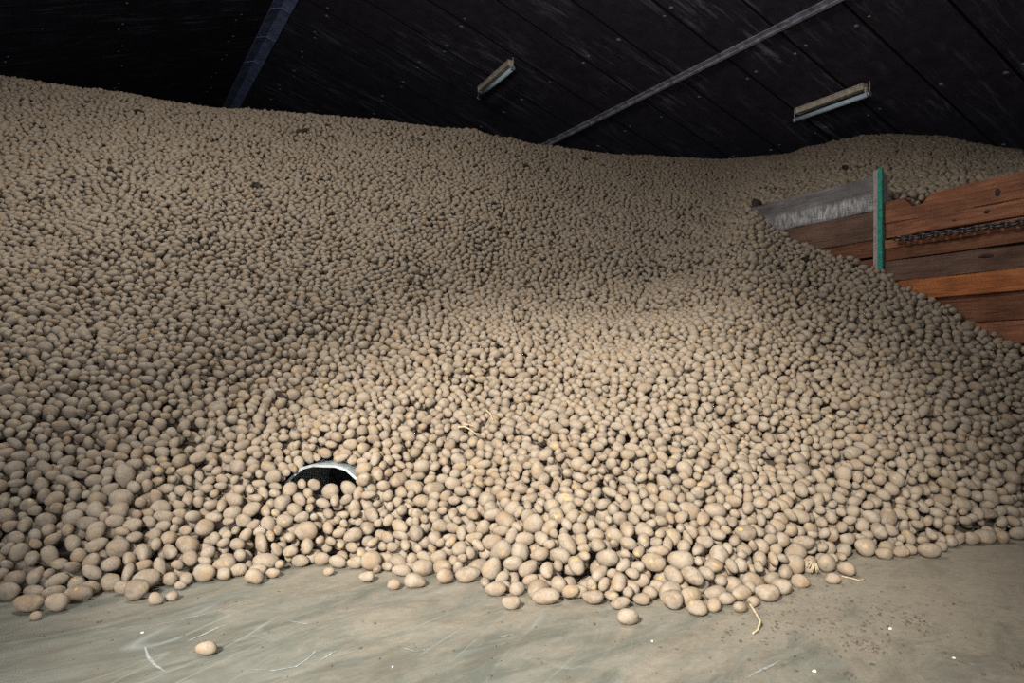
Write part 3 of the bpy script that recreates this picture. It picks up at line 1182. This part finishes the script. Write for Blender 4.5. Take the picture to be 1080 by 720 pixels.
def plank(name, parent, u0, u1, z0, z1, th, mat, bulge=0.012, bite=None, knots=(), seed=0, label=None, front=None):
    """a thick rounded plank lying along the barn axis; bite = (u, width, depth) taken from its upper edge"""
    r = random.Random(seed)
    bm = bmesh.new()
    nseg = 60
    prof = [(-0.5, 0.025), (-0.5, 0.975), (-0.46, 1.0), (0.46, 1.0), (0.5, 0.975), (0.5, 0.025), (0.46, 0.0), (-0.46, 0.0)]
    ph = r.uniform(0, 6)
    rings = []
    fv = (WALL_V if front is None else front)
    for k in range(nseg + 1):
        u = u0 + (u1 - u0) * k / nseg
        wob = 0.006 * math.sin(3.1 * u + ph) + 0.004 * math.sin(9.7 * u + ph * 2)
        topcut = 0.0
        if bite:
            q = abs(u - bite[0]) / bite[1]
            if q < 1:
                topcut = bite[2] * (1 - q ** 1.5) + 0.008 * r.random()
        ring = []
        for a, b in prof:
            z = z0 + (z1 - z0) * b
            if b > 0.5:
                z -= topcut
                z += 0.5 * wob
            off = a * th
            if abs(b - 0.5) < 0.5 and a < 0:
                off -= bulge * 0.5 + wob
            ring.append(bm.verts.new(uv(u, fv + off, z)))
        rings.append(ring)
    m = len(prof)
    for a, b in zip(rings[:-1], rings[1:]):
        for k in range(m):
            bm.faces.new((a[k], a[(k + 1) % m], b[(k + 1) % m], b[k]))
    bm.faces.new(rings[0][::-1])
    bm.faces.new(rings[-1])
    for (ku, kz, kw, kh) in knots:
        c = uv(ku, fv - th * 0.5 - bulge * 0.5 - 0.004, kz)
        ring = [bm.verts.new(c + U_AX * (kw * math.cos(t) * r.uniform(0.8, 1.15)) + Vector((0, 0, kh * math.sin(t) * r.uniform(0.85, 1.15)))) for t in [q * math.pi / 7 for q in range(14)]]
        hub = bm.verts.new(c - V_AX * 0.010)
        for k in range(14):
            bm.faces.new((ring[k], ring[(k + 1) % 14], hub)).material_index = 1
    o = from_bm(name, bm, [mat, M['knot']], parent)
    if label:
        o['label'] = label
    return o


def uw(px):
    p = pt(px, 300, at_wall(px))
    return to_u(p[0], p[1])


wall = empty('wall_partition', uv(0, 0, 0))
tag(wall, kind='structure')
wall.location = (0, 0, 0)
un = -1.0       # near end of the partition
ul = uw(786)        # far end, buried in the heap
UPR = U_POST - 0.034
plank('plank', wall, un, UPR, 1.975, 2.150, 0.075, M['w_red'], bite=(uw(970), 0.075, 0.10), knots=((uw(1056), 2.045, 0.028, 0.045),), seed=1, label='top red-brown plank with a bite out of its upper edge')
plank('plank', wall, un, UPR, 1.865, 1.975, 0.070, M['w_red'], bulge=0.004, knots=((uw(1010), 1.91, 0.026, 0.012), (uw(1044), 1.93, 0.02, 0.012)), seed=2)
plank('plank', wall, un, UPR, 1.780, 1.850, 0.085, M['w_red'], bulge=0.02, seed=3)
plank('plank', wall, un, UPR, 1.690, 1.780, 0.075, M['w_dark'], bulge=0.014, seed=4)
plank('plank', wall, un, UPR, 1.525, 1.683, 0.060, M['w_dull'], bulge=0.004, knots=((uw(1043), 1.63, 0.05, 0.012),), seed=5, label='dull grey-brown plank')
plank('plank', wall, un, UPR, 1.372, 1.520, 0.085, M['w_orange'], bulge=0.012, seed=6, label='bright orange plank')
plank('plank', wall, un, UPR, 1.335, 1.372, 0.050, M['w_dark'], bulge=0.0, seed=12)
plank('plank', wall, un, UPR, 1.180, 1.335, 0.085, M['w_dark'], seed=7)
plank('plank', wall, un, UPR, 1.020, 1.176, 0.080, M['w_red'], seed=8)
for q in range(6):
    plank('plank', wall, un, UPR, 0.002 + 0.169 * q, 0.167 + 0.169 * q, 0.08, M['w_dark'], seed=20 + q)
UPL = U_POST + 0.034
plank('plank', wall, UPL, ul, 2.090, 2.365, 0.070, M['w_grey'], bulge=0.0, seed=9, label='weathered grey plank with flaking white paint')
plank('plank', wall, UPL, ul, 1.865, 2.088, 0.070, M['w_dull'], bulge=0.004, seed=10)
plank('plank', wall, UPL, ul, 1.735, 1.860, 0.070, M['w_dark'], bulge=0.006, knots=((uw(914), 1.80, 0.02, 0.012),), seed=11)
for q in range(3):
    plank('plank', wall, UPL, ul, 0.9 + 0.275 * q, 1.172 + 0.275 * q, 0.07, M['w_dark'], seed=30 + q)

# post: an H section of steel, green with worn bare flange edges
pe = empty('steel_post', uv(U_POST, WALL_V, 0))
tag(pe, 'upright green steel post with worn bare edge between the grey plank and red planks', 'post')
lean = Vector((0.0, 0.0, 1.0)) - U_AX * 0.0
HP = 2.405


def post_part(name, c_u, c_v, su, sv, mat, h=HP, label=None):
    bm = bmesh.new()
    add_box(bm, U_AX * c_u + V_AX * c_v + Vector((0, 0, h / 2)), U_AX, V_AX, (0, 0, 1), su, sv, h, 0, 0.003)
    o = from_bm(name, bm, [mat], pe)
    if label:
        o['label'] = label
    return o


post_part('flange', 0.016, -0.066, 0.034, 0.020, M['edge'], HP - 0.012, 'bare worn steel edge')
post_part('flange', -0.017, -0.068, 0.032, 0.018, M['green'], HP, 'green painted face')
post_part('web', 0.0, -0.005, 0.012, 0.100, M['edge'], HP - 0.03)


def chain():
    bm = bmesh.new()
    pts = []
    for px, py in ((944, 252), (965, 250), (985, 247), (1000, 245), (1016, 243), (1032, 240.5), (1048, 238), (1064, 236), (1080, 233.5), (1120, 228), (1180, 219)):
        d = at_wall(px) * (1 - 0.098 / WALL_V)
        pts.append(Vector(pt(px, py, d)))
    # resample into links
    seg = []
    acc = [0.0]
    for a, b in zip(pts[:-1], pts[1:]):
        acc.append(acc[-1] + (b - a).length)
    step = 0.046
    nl = int(acc[-1] / step)
    def at(s):
        for k in range(len(acc) - 1):
            if s <= acc[k + 1]:
                f = (s - acc[k]) / (acc[k + 1] - acc[k])
                return pts[k].lerp(pts[k + 1], f)
        return pts[-1]
    for k in range(nl):
        a, b = at(k * step), at((k + 1) * step)
        t = (b - a).normalized()
        up = Vector((0, 0, 1))
        s = t.cross(up).normalized()
        up2 = s.cross(t)
        ang = 0.6 if k % 2 == 0 else -0.9
        w = (up2 * math.cos(ang) + s * math.sin(ang))
        c = (a + b) / 2
        loop = []
        for q in range(12):
            th = 2 * math.pi * q / 12
            loop.append(c + t * (0.034 * math.cos(th)) + w * (0.018 * math.sin(th)))
        loop.append(loop[0])
        add_tube(bm, loop, 0.0068, 6, 0, caps=False)
    o = from_bm('chain', bm, [M['chain']])
    return tag(o, 'dark steel link chain strung along the red plank wall right of green post', 'chain')


chain()


# ------------------------------------------------------------------ fluorescent battens under the roof
def batten(pa, pb, label):
    """pa, pb: the tube's two ends in the photograph, at the roof"""
    def hit(px, py):
        x, r = (px - 540) / F, (HORIZON - py) / F
        vv = x * AV[0] + AV[1]
        t = (RIDGE_UP - 0.16 + SLOPE * RIDGE_V) / (r + SLOPE * vv)
        return Vector((x * t, t, HC + r * t))
    a, b = hit(*pa), hit(*pb)
    ax = (b - a).normalized()
    L = (b - a).length
    mid = (a + b) / 2
    e = empty('fluorescent_batten', mid)
    tag(e, label, 'light fixture', 'fluorescent battens on the roof')
    side = ax.cross(Vector((0, 0, 1))).normalized()
    up = side.cross(ax).normalized()
    # housing: a folded channel above the tube
    bm = bmesh.new()
    add_box(bm, up * 0.105, ax, side, up, L * 0.90, 0.080, 0.066, 0, 0.006)
    add_box(bm, up * 0.142, ax, side, up, L * 0.90, 0.100, 0.010, 0, 0.002)
    for k in (-0.28, 0.05, 0.3):
        add_box(bm, up * 0.105 + ax * (k * L) - side * 0.041, ax, side, up, 0.02, 0.006, 0.02, 1)
    from_bm('housing', bm, [M['batten'], M['black']], e)
    bm = bmesh.new()
    add_tube(bm, [ax * (-L / 2 + 0.02), ax * (L / 2 - 0.02)], 0.032, 14)
    tb = from_bm('tube', bm, [M['tube']], e, smooth=False)
    for s in (-1, 1):
        bm = bmesh.new()
        add_tube(bm, [ax * (s * (L / 2 - 0.02)), ax * (s * (L / 2 + 0.012))], 0.0335, 14)
        from_bm('end_cap', bm, [M['galv']], tb)
    for s in (-1, 1):
        bm = bmesh.new()
        add_box(bm, ax * (s * L * 0.46) + up * 0.055, ax, side, up, 0.022, 0.034, 0.075, 0, 0.004)
        from_bm('tube_holder', bm, [M['batten'] if s > 0 else M['black']], e)
    for s in (-1, 1):
        bm = bmesh.new()
        pts = [ax * (s * (L * 0.475)) + up * 0.02, ax * (s * (L * 0.50)) + up * 0.03, ax * (s * (L * 0.505)) + up * 0.10, ax * (s * (L * 0.50)) + up * 0.165]
        add_tube(bm, pts, 0.007, 7)
        from_bm('hanger', bm, [M['batten']], e)
    return e


batten((505, 103), (541, 72), 'small slanting fluorescent batten on roof just right of picture centre, the farther one')
batten((838, 127), (917, 99), 'larger fluorescent batten with pale blue tube on roof above the grey plank')


# ------------------------------------------------------------------ duct
def duct():
    e = empty('ventilation_duct', DUCT_P)
    tag(e, 'galvanised steel air duct mouth half buried in the potatoes', 'duct')
    a0, a1 = math.radians(-18), math.radians(198)
    nA, nL = 16, 26

    def shell(r0, u0, u1, rib, name, th=0.006, nl=nL, slant=0.03):
        bm = bmesh.new()
        rows = []
        for i in range(nl + 1):
            u = u0 + (u1 - u0) * i / nl
            rr = r0 + rib * math.sin(2 * math.pi * u / 0.062)
            row_o, row_i = [], []
            for k in range(nA + 1):
                t = a0 + (a1 - a0) * k / nA
                # lightly faceted and flattened crown
                s = 1.0 - 0.07 * abs(math.cos(4 * t))
                x = DUCT_S * (math.cos(t) * rr) + DUCT_T * (math.sin(t) * rr * s)
                cut = slant * math.cos(t) * (1 - i / nl)
                row_o.append(bm.verts.new(x + DUCT_DIR * (u - cut)))
                row_i.append(bm.verts.new(x * ((rr - th) / rr) + DUCT_DIR * (u - cut)))
            rows.append((row_o, row_i))
        for (o0, i0), (o1, i1) in zip(rows[:-1], rows[1:]):
            for k in range(nA):
                bm.faces.new((o0[k], o0[k + 1], o1[k + 1], o1[k]))
                bm.faces.new((i0[k], i1[k], i1[k + 1], i0[k + 1]))
        for (o, i) in (rows[0], rows[-1]):
            for k in range(nA):
                bm.faces.new((o[k], i[k], i[k + 1], o[k + 1]))
        for k in (0, nA):
            for (o0, i0), (o1, i1) in zip(rows[:-1], rows[1:]):
                bm.faces.new((o0[k], o1[k], i1[k], i0[k]))
        return from_bm(name, bm, [M['galv']], e)

    shell(DUCT_R, 0.0, DUCT_LEN, 0.006, 'sheet')
    shell(DUCT_R + 0.006, -0.004, 0.026, 0.0, 'rolled_rim', 0.012, 3, 0.03)
    bm = bmesh.new()
    # black disc deep in the heap, put in for the shade inside
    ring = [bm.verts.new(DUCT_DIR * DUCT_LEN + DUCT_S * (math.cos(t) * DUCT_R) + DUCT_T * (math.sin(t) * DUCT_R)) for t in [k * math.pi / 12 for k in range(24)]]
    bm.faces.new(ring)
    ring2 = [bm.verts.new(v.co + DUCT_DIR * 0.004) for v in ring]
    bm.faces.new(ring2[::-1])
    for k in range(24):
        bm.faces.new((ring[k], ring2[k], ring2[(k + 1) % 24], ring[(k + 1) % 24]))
    from_bm('dark_disc', bm, [M['black']], e)


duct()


# ------------------------------------------------------------------ bits and pieces
def surf(px, py, lift=0.0):
    """the point of the heap or the floor seen at a pixel"""
    a = (px - 540) / F
    r = (HORIZON - py) / F
    ds = np.linspace(1.6, 11.5, 2400)
    h = np.maximum(heap_h(a * ds, ds), 0.0)
    ray = HC + r * ds
    k = int(np.argmax(h >= ray)) if (h >= ray).any() else len(ds) - 1
    d = ds[k]
    return Vector((a * d, d, max(float(h[k]), 0) + lift))


def clod(px, py, w, h, label, seed, kind='clod'):
    p = surf(px, py, 0.01)
    s = p.y / F
    r = random.Random(seed)
    bm = bmesh.new()
    bmesh.ops.create_icosphere(bm, subdivisions=3, radius=1.0)
    ds = [(Vector((r.gauss(0, 1), r.gauss(0, 1), r.gauss(0, 1))).normalized(), r.uniform(-0.7, 0.9), r.uniform(3, 12)) for _ in range(18)]
    for v in bm.verts:
        n = v.co.normalized()
        k = 0.75 + sum(am * max(0, n.dot(dv)) ** q for dv, am, q in ds)
        k = max(k, 0.25) + r.uniform(-0.04, 0.04)
        v.co = Vector((n.x * k * w * s * 0.42, n.y * k * h * s * 0.42, n.z * k * h * s * 0.42))
    o = from_bm('soil_clod', bm, [M[kind]], None, False, p)
    tag(o, label, 'soil clod', 'dark clods on the heap')


for q, (px, py, w, h, lb) in enumerate([
    (117, 181, 9, 7, 'small black soil clod on the upper left of the heap, leftmost of the dark clods'),
    (145, 117, 8, 4, 'tiny dark soil clod just below the crest of the heap at upper left'),
    (268, 197, 8, 8, 'dark clod on the upper heap below the ridge flashing, second row down'),
    (319, 139, 11, 6, 'reddish-dark clod near the crest just right of the ridge flashing'),
    (237, 215, 6, 4, 'tiny black soil clod beside a larger one, left of it and lower'),
    (200, 253, 6, 5, 'tiny dark clod in the left middle of the heap'),
    (583, 247, 8, 5, 'small dark clod on the heap in shade below the small batten'),
    (516, 242, 7, 4, 'small flat dark clod left of another on the shaded middle slope'),
    (555, 176, 8, 6, 'dark clod near the crest under the sloping roof joint'),
    (617, 168, 6, 5, 'tiny dark clod right below the crest where roof joint meets heap'),
    (798, 219, 14, 12, 'large dark clod with stems at the buried tip of the grey plank'),
    (890, 178, 6, 9, 'dark upright clod on the heap just above the grey plank'),
    (849, 275, 9, 5, 'dark clod on the shaded heap below the grey plank'),
    (823, 284, 5, 5, 'tiny dark clod left of another below the grey plank'),
    (296, 418, 14, 9, 'dark crumbly clod on the lit slope above the air duct'),
    (524, 381, 8, 6, 'dark clod at the edge of the light in mid slope'),
]):
    clod(px, py, w, h, lb, 50 + q)


def stem(name, pixels, r0, label, lift=0.03, z_list=None, group=None):
    bm = bmesh.new()
    pts = []
    for k, (px, py) in enumerate(pixels):
        p = surf(px, py, 0.0)
        p.z += (z_list[k] if z_list else lift)
        pts.append(p)
    # smooth the line
    sm = []
    for a, b in zip(pts[:-1], pts[1:]):
        for t in (0, 0.34, 0.67):
            sm.append(a.lerp(b, t))
    sm.append(pts[-1])
    c = sm[0].copy()
    rad = [r0 * (1 - 0.5 * k / len(sm)) for k in range(len(sm))]
    add_tube(bm, [p - c for p in sm], rad, 7)
    o = from_bm(name, bm, [M['straw']], None, False, c)
    return tag(o, label, 'plant stem', group)


stem('dry_straw', [(483, 453), (490, 452.5), (496, 455), (503, 461)], 0.0055, 'pale curved dry stem lying on the lit potatoes right of the air duct', 0.012)
stem('dry_straw', [(489, 451), (494, 451.5), (499, 453)], 0.0035, 'short thin dry stem beside the longer curved one right of air duct', 0.02)
stem('dry_straw', [(512, 435), (517, 439), (520, 446)], 0.005, 'dark-edged dry stem standing among potatoes above the curved stem', 0.015)
stem('dry_straw', [(790, 646), (797, 656), (802, 663), (799, 667), (794, 670)], 0.0050, 'bent dry stem like a hook on the floor at the foot of the heap', 0.0, [0.035, 0.03, 0.024, 0.008, 0.006])
stem('dry_straw', [(888, 609), (897, 611), (905, 613), (912, 612)], 0.0035, 'thin straw on the dusty floor beside a small front potato at right', 0.005)


def tuft():
    c = surf(857, 604, 0.0)
    bm = bmesh.new()
    r = random.Random(8)
    for k in range(16):
        a = r.uniform(-1.0, 1.0)
        ln = r.uniform(0.04, 0.075)
        top = Vector((math.sin(a) * ln * 0.6, -ln * r.uniform(0.35, 0.8), ln * r.uniform(0.1, 0.75)))
        st = Vector((r.uniform(-0.015, 0.015), 0.015, 0.035))
        mid = (st + top) * 0.5 + Vector((0, -0.008, 0.012))
        end = st + top
        end.z = max(end.z - 0.045, 0.004)
        add_tube(bm, [st, mid, end], [0.0032, 0.0028, 0.0012], 6)
    o = from_bm('dry_tuft', bm, [M['straw']], None, False, c)
    tag(o, 'dry frayed plant tuft hanging out of the heap foot at right', 'plant tuft')


tuft()


def crumbs():
    """loose soil crumbs scattered over the floor at the foot of the heap"""
    bm = bmesh.new()
    r = random.Random(21)
    spots = [(r.gauss(860, 70), r.gauss(648, 26)) for _ in range(420)] + [(r.uniform(20, 1070), r.uniform(620, 715)) for _ in range(160)]
    spots += [(r.gauss(963, 9), r.gauss(653, 4)) for _ in range(40)] + [(r.gauss(917, 9), r.gauss(681, 4)) for _ in range(45)] + [(r.gauss(1076, 8), r.gauss(703, 4)) for _ in range(20)] + [(r.gauss(894, 4), r.gauss(712, 2)) for _ in range(14)]
    for px, py in spots:
        if py < 575:
            continue
        d = HC * F / (py - HORIZON)
        x = (px - 540) / F * d
        if heap_h(np.array([x]), np.array([d]))[0] > 0.02:
            continue
        s = r.choice((0.002, 0.0025, 0.003, 0.0045)) * r.uniform(0.7, 1.3)
        m = Matrix.Translation((x, d, s * 0.4)) @ Matrix.Rotation(r.uniform(0, 6), 4, 'Z') @ Matrix.Diagonal((s * r.uniform(0.8, 2.0), s, s * 0.7, 1))
        bmesh.ops.create_icosphere(bm, subdivisions=1, radius=1.0, matrix=m)
    o = from_bm('soil_crumbs', bm, [M['crumb']])
    tag(o, 'loose brown soil crumbs scattered on the floor before the heap', 'soil crumbs', None, 'stuff')


crumbs()


def chip(px, py, w, label, seed):
    d = HC * F / (py - HORIZON)
    r = random.Random(seed)
    bm = bmesh.new()
    s = w * d / F * 0.5
    n = 7
    lo = [bm.verts.new(Vector((math.cos(2 * math.pi * k / n) * s * r.uniform(0.7, 1.2), math.sin(2 * math.pi * k / n) * s * r.uniform(0.6, 1.0), 0.0))) for k in range(n)]
    hi = [bm.verts.new(v.co * r.uniform(0.6, 0.85) + Vector((0, 0, s * r.uniform(0.5, 0.8)))) for v in lo]
    bm.faces.new(lo[::-1])
    bm.faces.new(hi)
    for k in range(n):
        bm.faces.new((lo[k], lo[(k + 1) % n], hi[(k + 1) % n], hi[k]))
    o = from_bm('stone_chip', bm, [M['chip']], None, False, ((px - 540) / F * d, d, 0.0))
    tag(o, label, 'chip', 'white chips on the floor')


chip(859, 708, 5, 'largest white chip, on the bare floor in front of the heap at right', 1)
chip(150, 667, 3, 'tiny white chip on the dark floor left of the lone potato', 2)
chip(414, 703, 2.5, 'tiny white chip on the floor below the middle of the heap', 3)
chip(688, 676, 2.5, 'tiny white chip on the floor before the farthest rolled front potato', 4)
chip(939, 663, 4, 'small pale chip on the dusty floor at right, beside the dark crumbs', 5)
chip(1006, 694, 3.5, 'small grey-white chip on the floor near right corner', 6)

# pale scuffs that wheels and shovels left on the concrete
FLOOR = bpy.data.objects['floor']
M['scuff'] = mat_simple('pale_scuff', (0.31, 0.34, 0.34), 0.7, 0, 0.2, 60, dark=(0.16, 0.175, 0.17))
for sc_i, (wpx, line) in enumerate([
    (4.0, [(153, 682), (156, 692), (163, 701), (174, 708)]),
    (3.0, [(196, 677), (215, 669), (232, 661), (241, 659)]),
    (2.2, [(264, 706), (290, 707), (312, 703), (326, 694), (334, 685)]),
    (2.4, [(338, 697), (348, 690), (356, 686)]),
    (3.4, [(786, 716), (800, 708), (813, 702), (823, 697)]),
    (1.8, [(306, 655), (322, 658), (330, 657)]),
    (2.0, [(424, 683), (438, 687), (452, 684)]),
    (2.0, [(522, 672), (532, 671), (543, 668)]),
    (1.8, [(150, 662), (188, 655), (230, 644), (258, 634)]),
    (2.0, [(985, 690), (1010, 696), (1040, 705)]),
]):
    r = random.Random(sc_i)
    pts = []
    for (ax_, ay_), (bx_, by_) in zip(line[:-1], line[1:]):
        for t in (0, 0.25, 0.5, 0.75):
            pts.append((ax_ + (bx_ - ax_) * t, ay_ + (by_ - ay_) * t))
    pts.append(line[-1])
    W = []
    for px, py in pts:
        d = HC * F / (py - HORIZON)
        W.append(Vector(((px - 540) / F * d, d, 0.0012)))
    bm = bmesh.new()
    L_, R_ = [], []
    for k, p in enumerate(W):
        t = (W[min(k + 1, len(W) - 1)] - W[max(k - 1, 0)]).normalized()
        n = Vector((-t.y, t.x, 0))
        f = math.sin(math.pi * (k + 0.4) / (len(W) - 0.2)) ** 0.6
        hw = wpx * p.y / F * 0.5 * f * r.uniform(0.6, 1.2)
        L_.append(bm.verts.new(p + n * hw))
        R_.append(bm.verts.new(p - n * hw))
    for k in range(len(W) - 1):
        bm.faces.new((L_[k], R_[k], R_[k + 1], L_[k + 1]))
    from_bm('scuff_mark', bm, [M['scuff']], FLOOR)

# ------------------------------------------------------------------ light
world = bpy.data.worlds.new('world')
SC.world = world
world.use_nodes = True
bg = world.node_tree.nodes['Background']
bg.inputs['Color'].default_value = (0.75, 0.85, 1.0, 1)
bg.inputs['Strength'].default_value = 0.6


def area(name, loc, target, sx, sy, power, col):
    l = bpy.data.lights.new(name, 'AREA')
    l.shape = 'RECTANGLE'
    l.size, l.size_y = sx, sy
    l.energy = power
    l.color = col
    o = bpy.data.objects.new(name, l)
    COL.objects.link(o)
    o.location = loc
    o.rotation_euler = (Vector(target) - Vector(loc)).to_track_quat('-Z', 'Y').to_euler()
    return o


def spot(name, loc, target, half, blend, power, col, radius):
    l = bpy.data.lights.new(name, 'SPOT')
    l.spot_size = math.radians(2 * half)
    l.spot_blend = blend
    l.energy = power
    l.color = col
    l.shadow_soft_size = radius
    o = bpy.data.objects.new(name, l)
    COL.objects.link(o)
    o.location = loc
    o.rotation_euler = (Vector(target) - Vector(loc)).to_track_quat('-Z', 'Y').to_euler()
    return o


spot('work_lamp', (-1.5, -2.1, 2.95), (0.12, 3.2, 0.18), 19.5, 0.8, 3750, (1.0, 0.93, 0.83), 0.35)
area('added_fill_light', (-2.2, 3.5, 5.45), (-1.4, 5.6, 1.4), 2.6, 1.4, 265, (1.0, 0.95, 0.88))  # added fill above the frame to brighten the upper slope, no fixture there
vm = (DOOR[0] + DOOR[1]) / 2
area('doorway_sky', uv(DOOR[3] + 0.05, vm, DOOR[2] / 2 + 0.1), uv(DOOR[3] + 5, vm + 1.2, 2.6), DOOR[1] - DOOR[0], DOOR[2] - 0.1, 165, (0.90, 0.94, 1.0))

# ------------------------------------------------------------------ colour management
vs = SC.view_settings
SC.display_settings.display_device = 'sRGB'
vs.view_transform = 'Standard'
vs.look = 'None'
vs.exposure = 0.0
vs.gamma = 1.0
vs.use_curve_mapping = False
SC.cycles.use_denoising = False
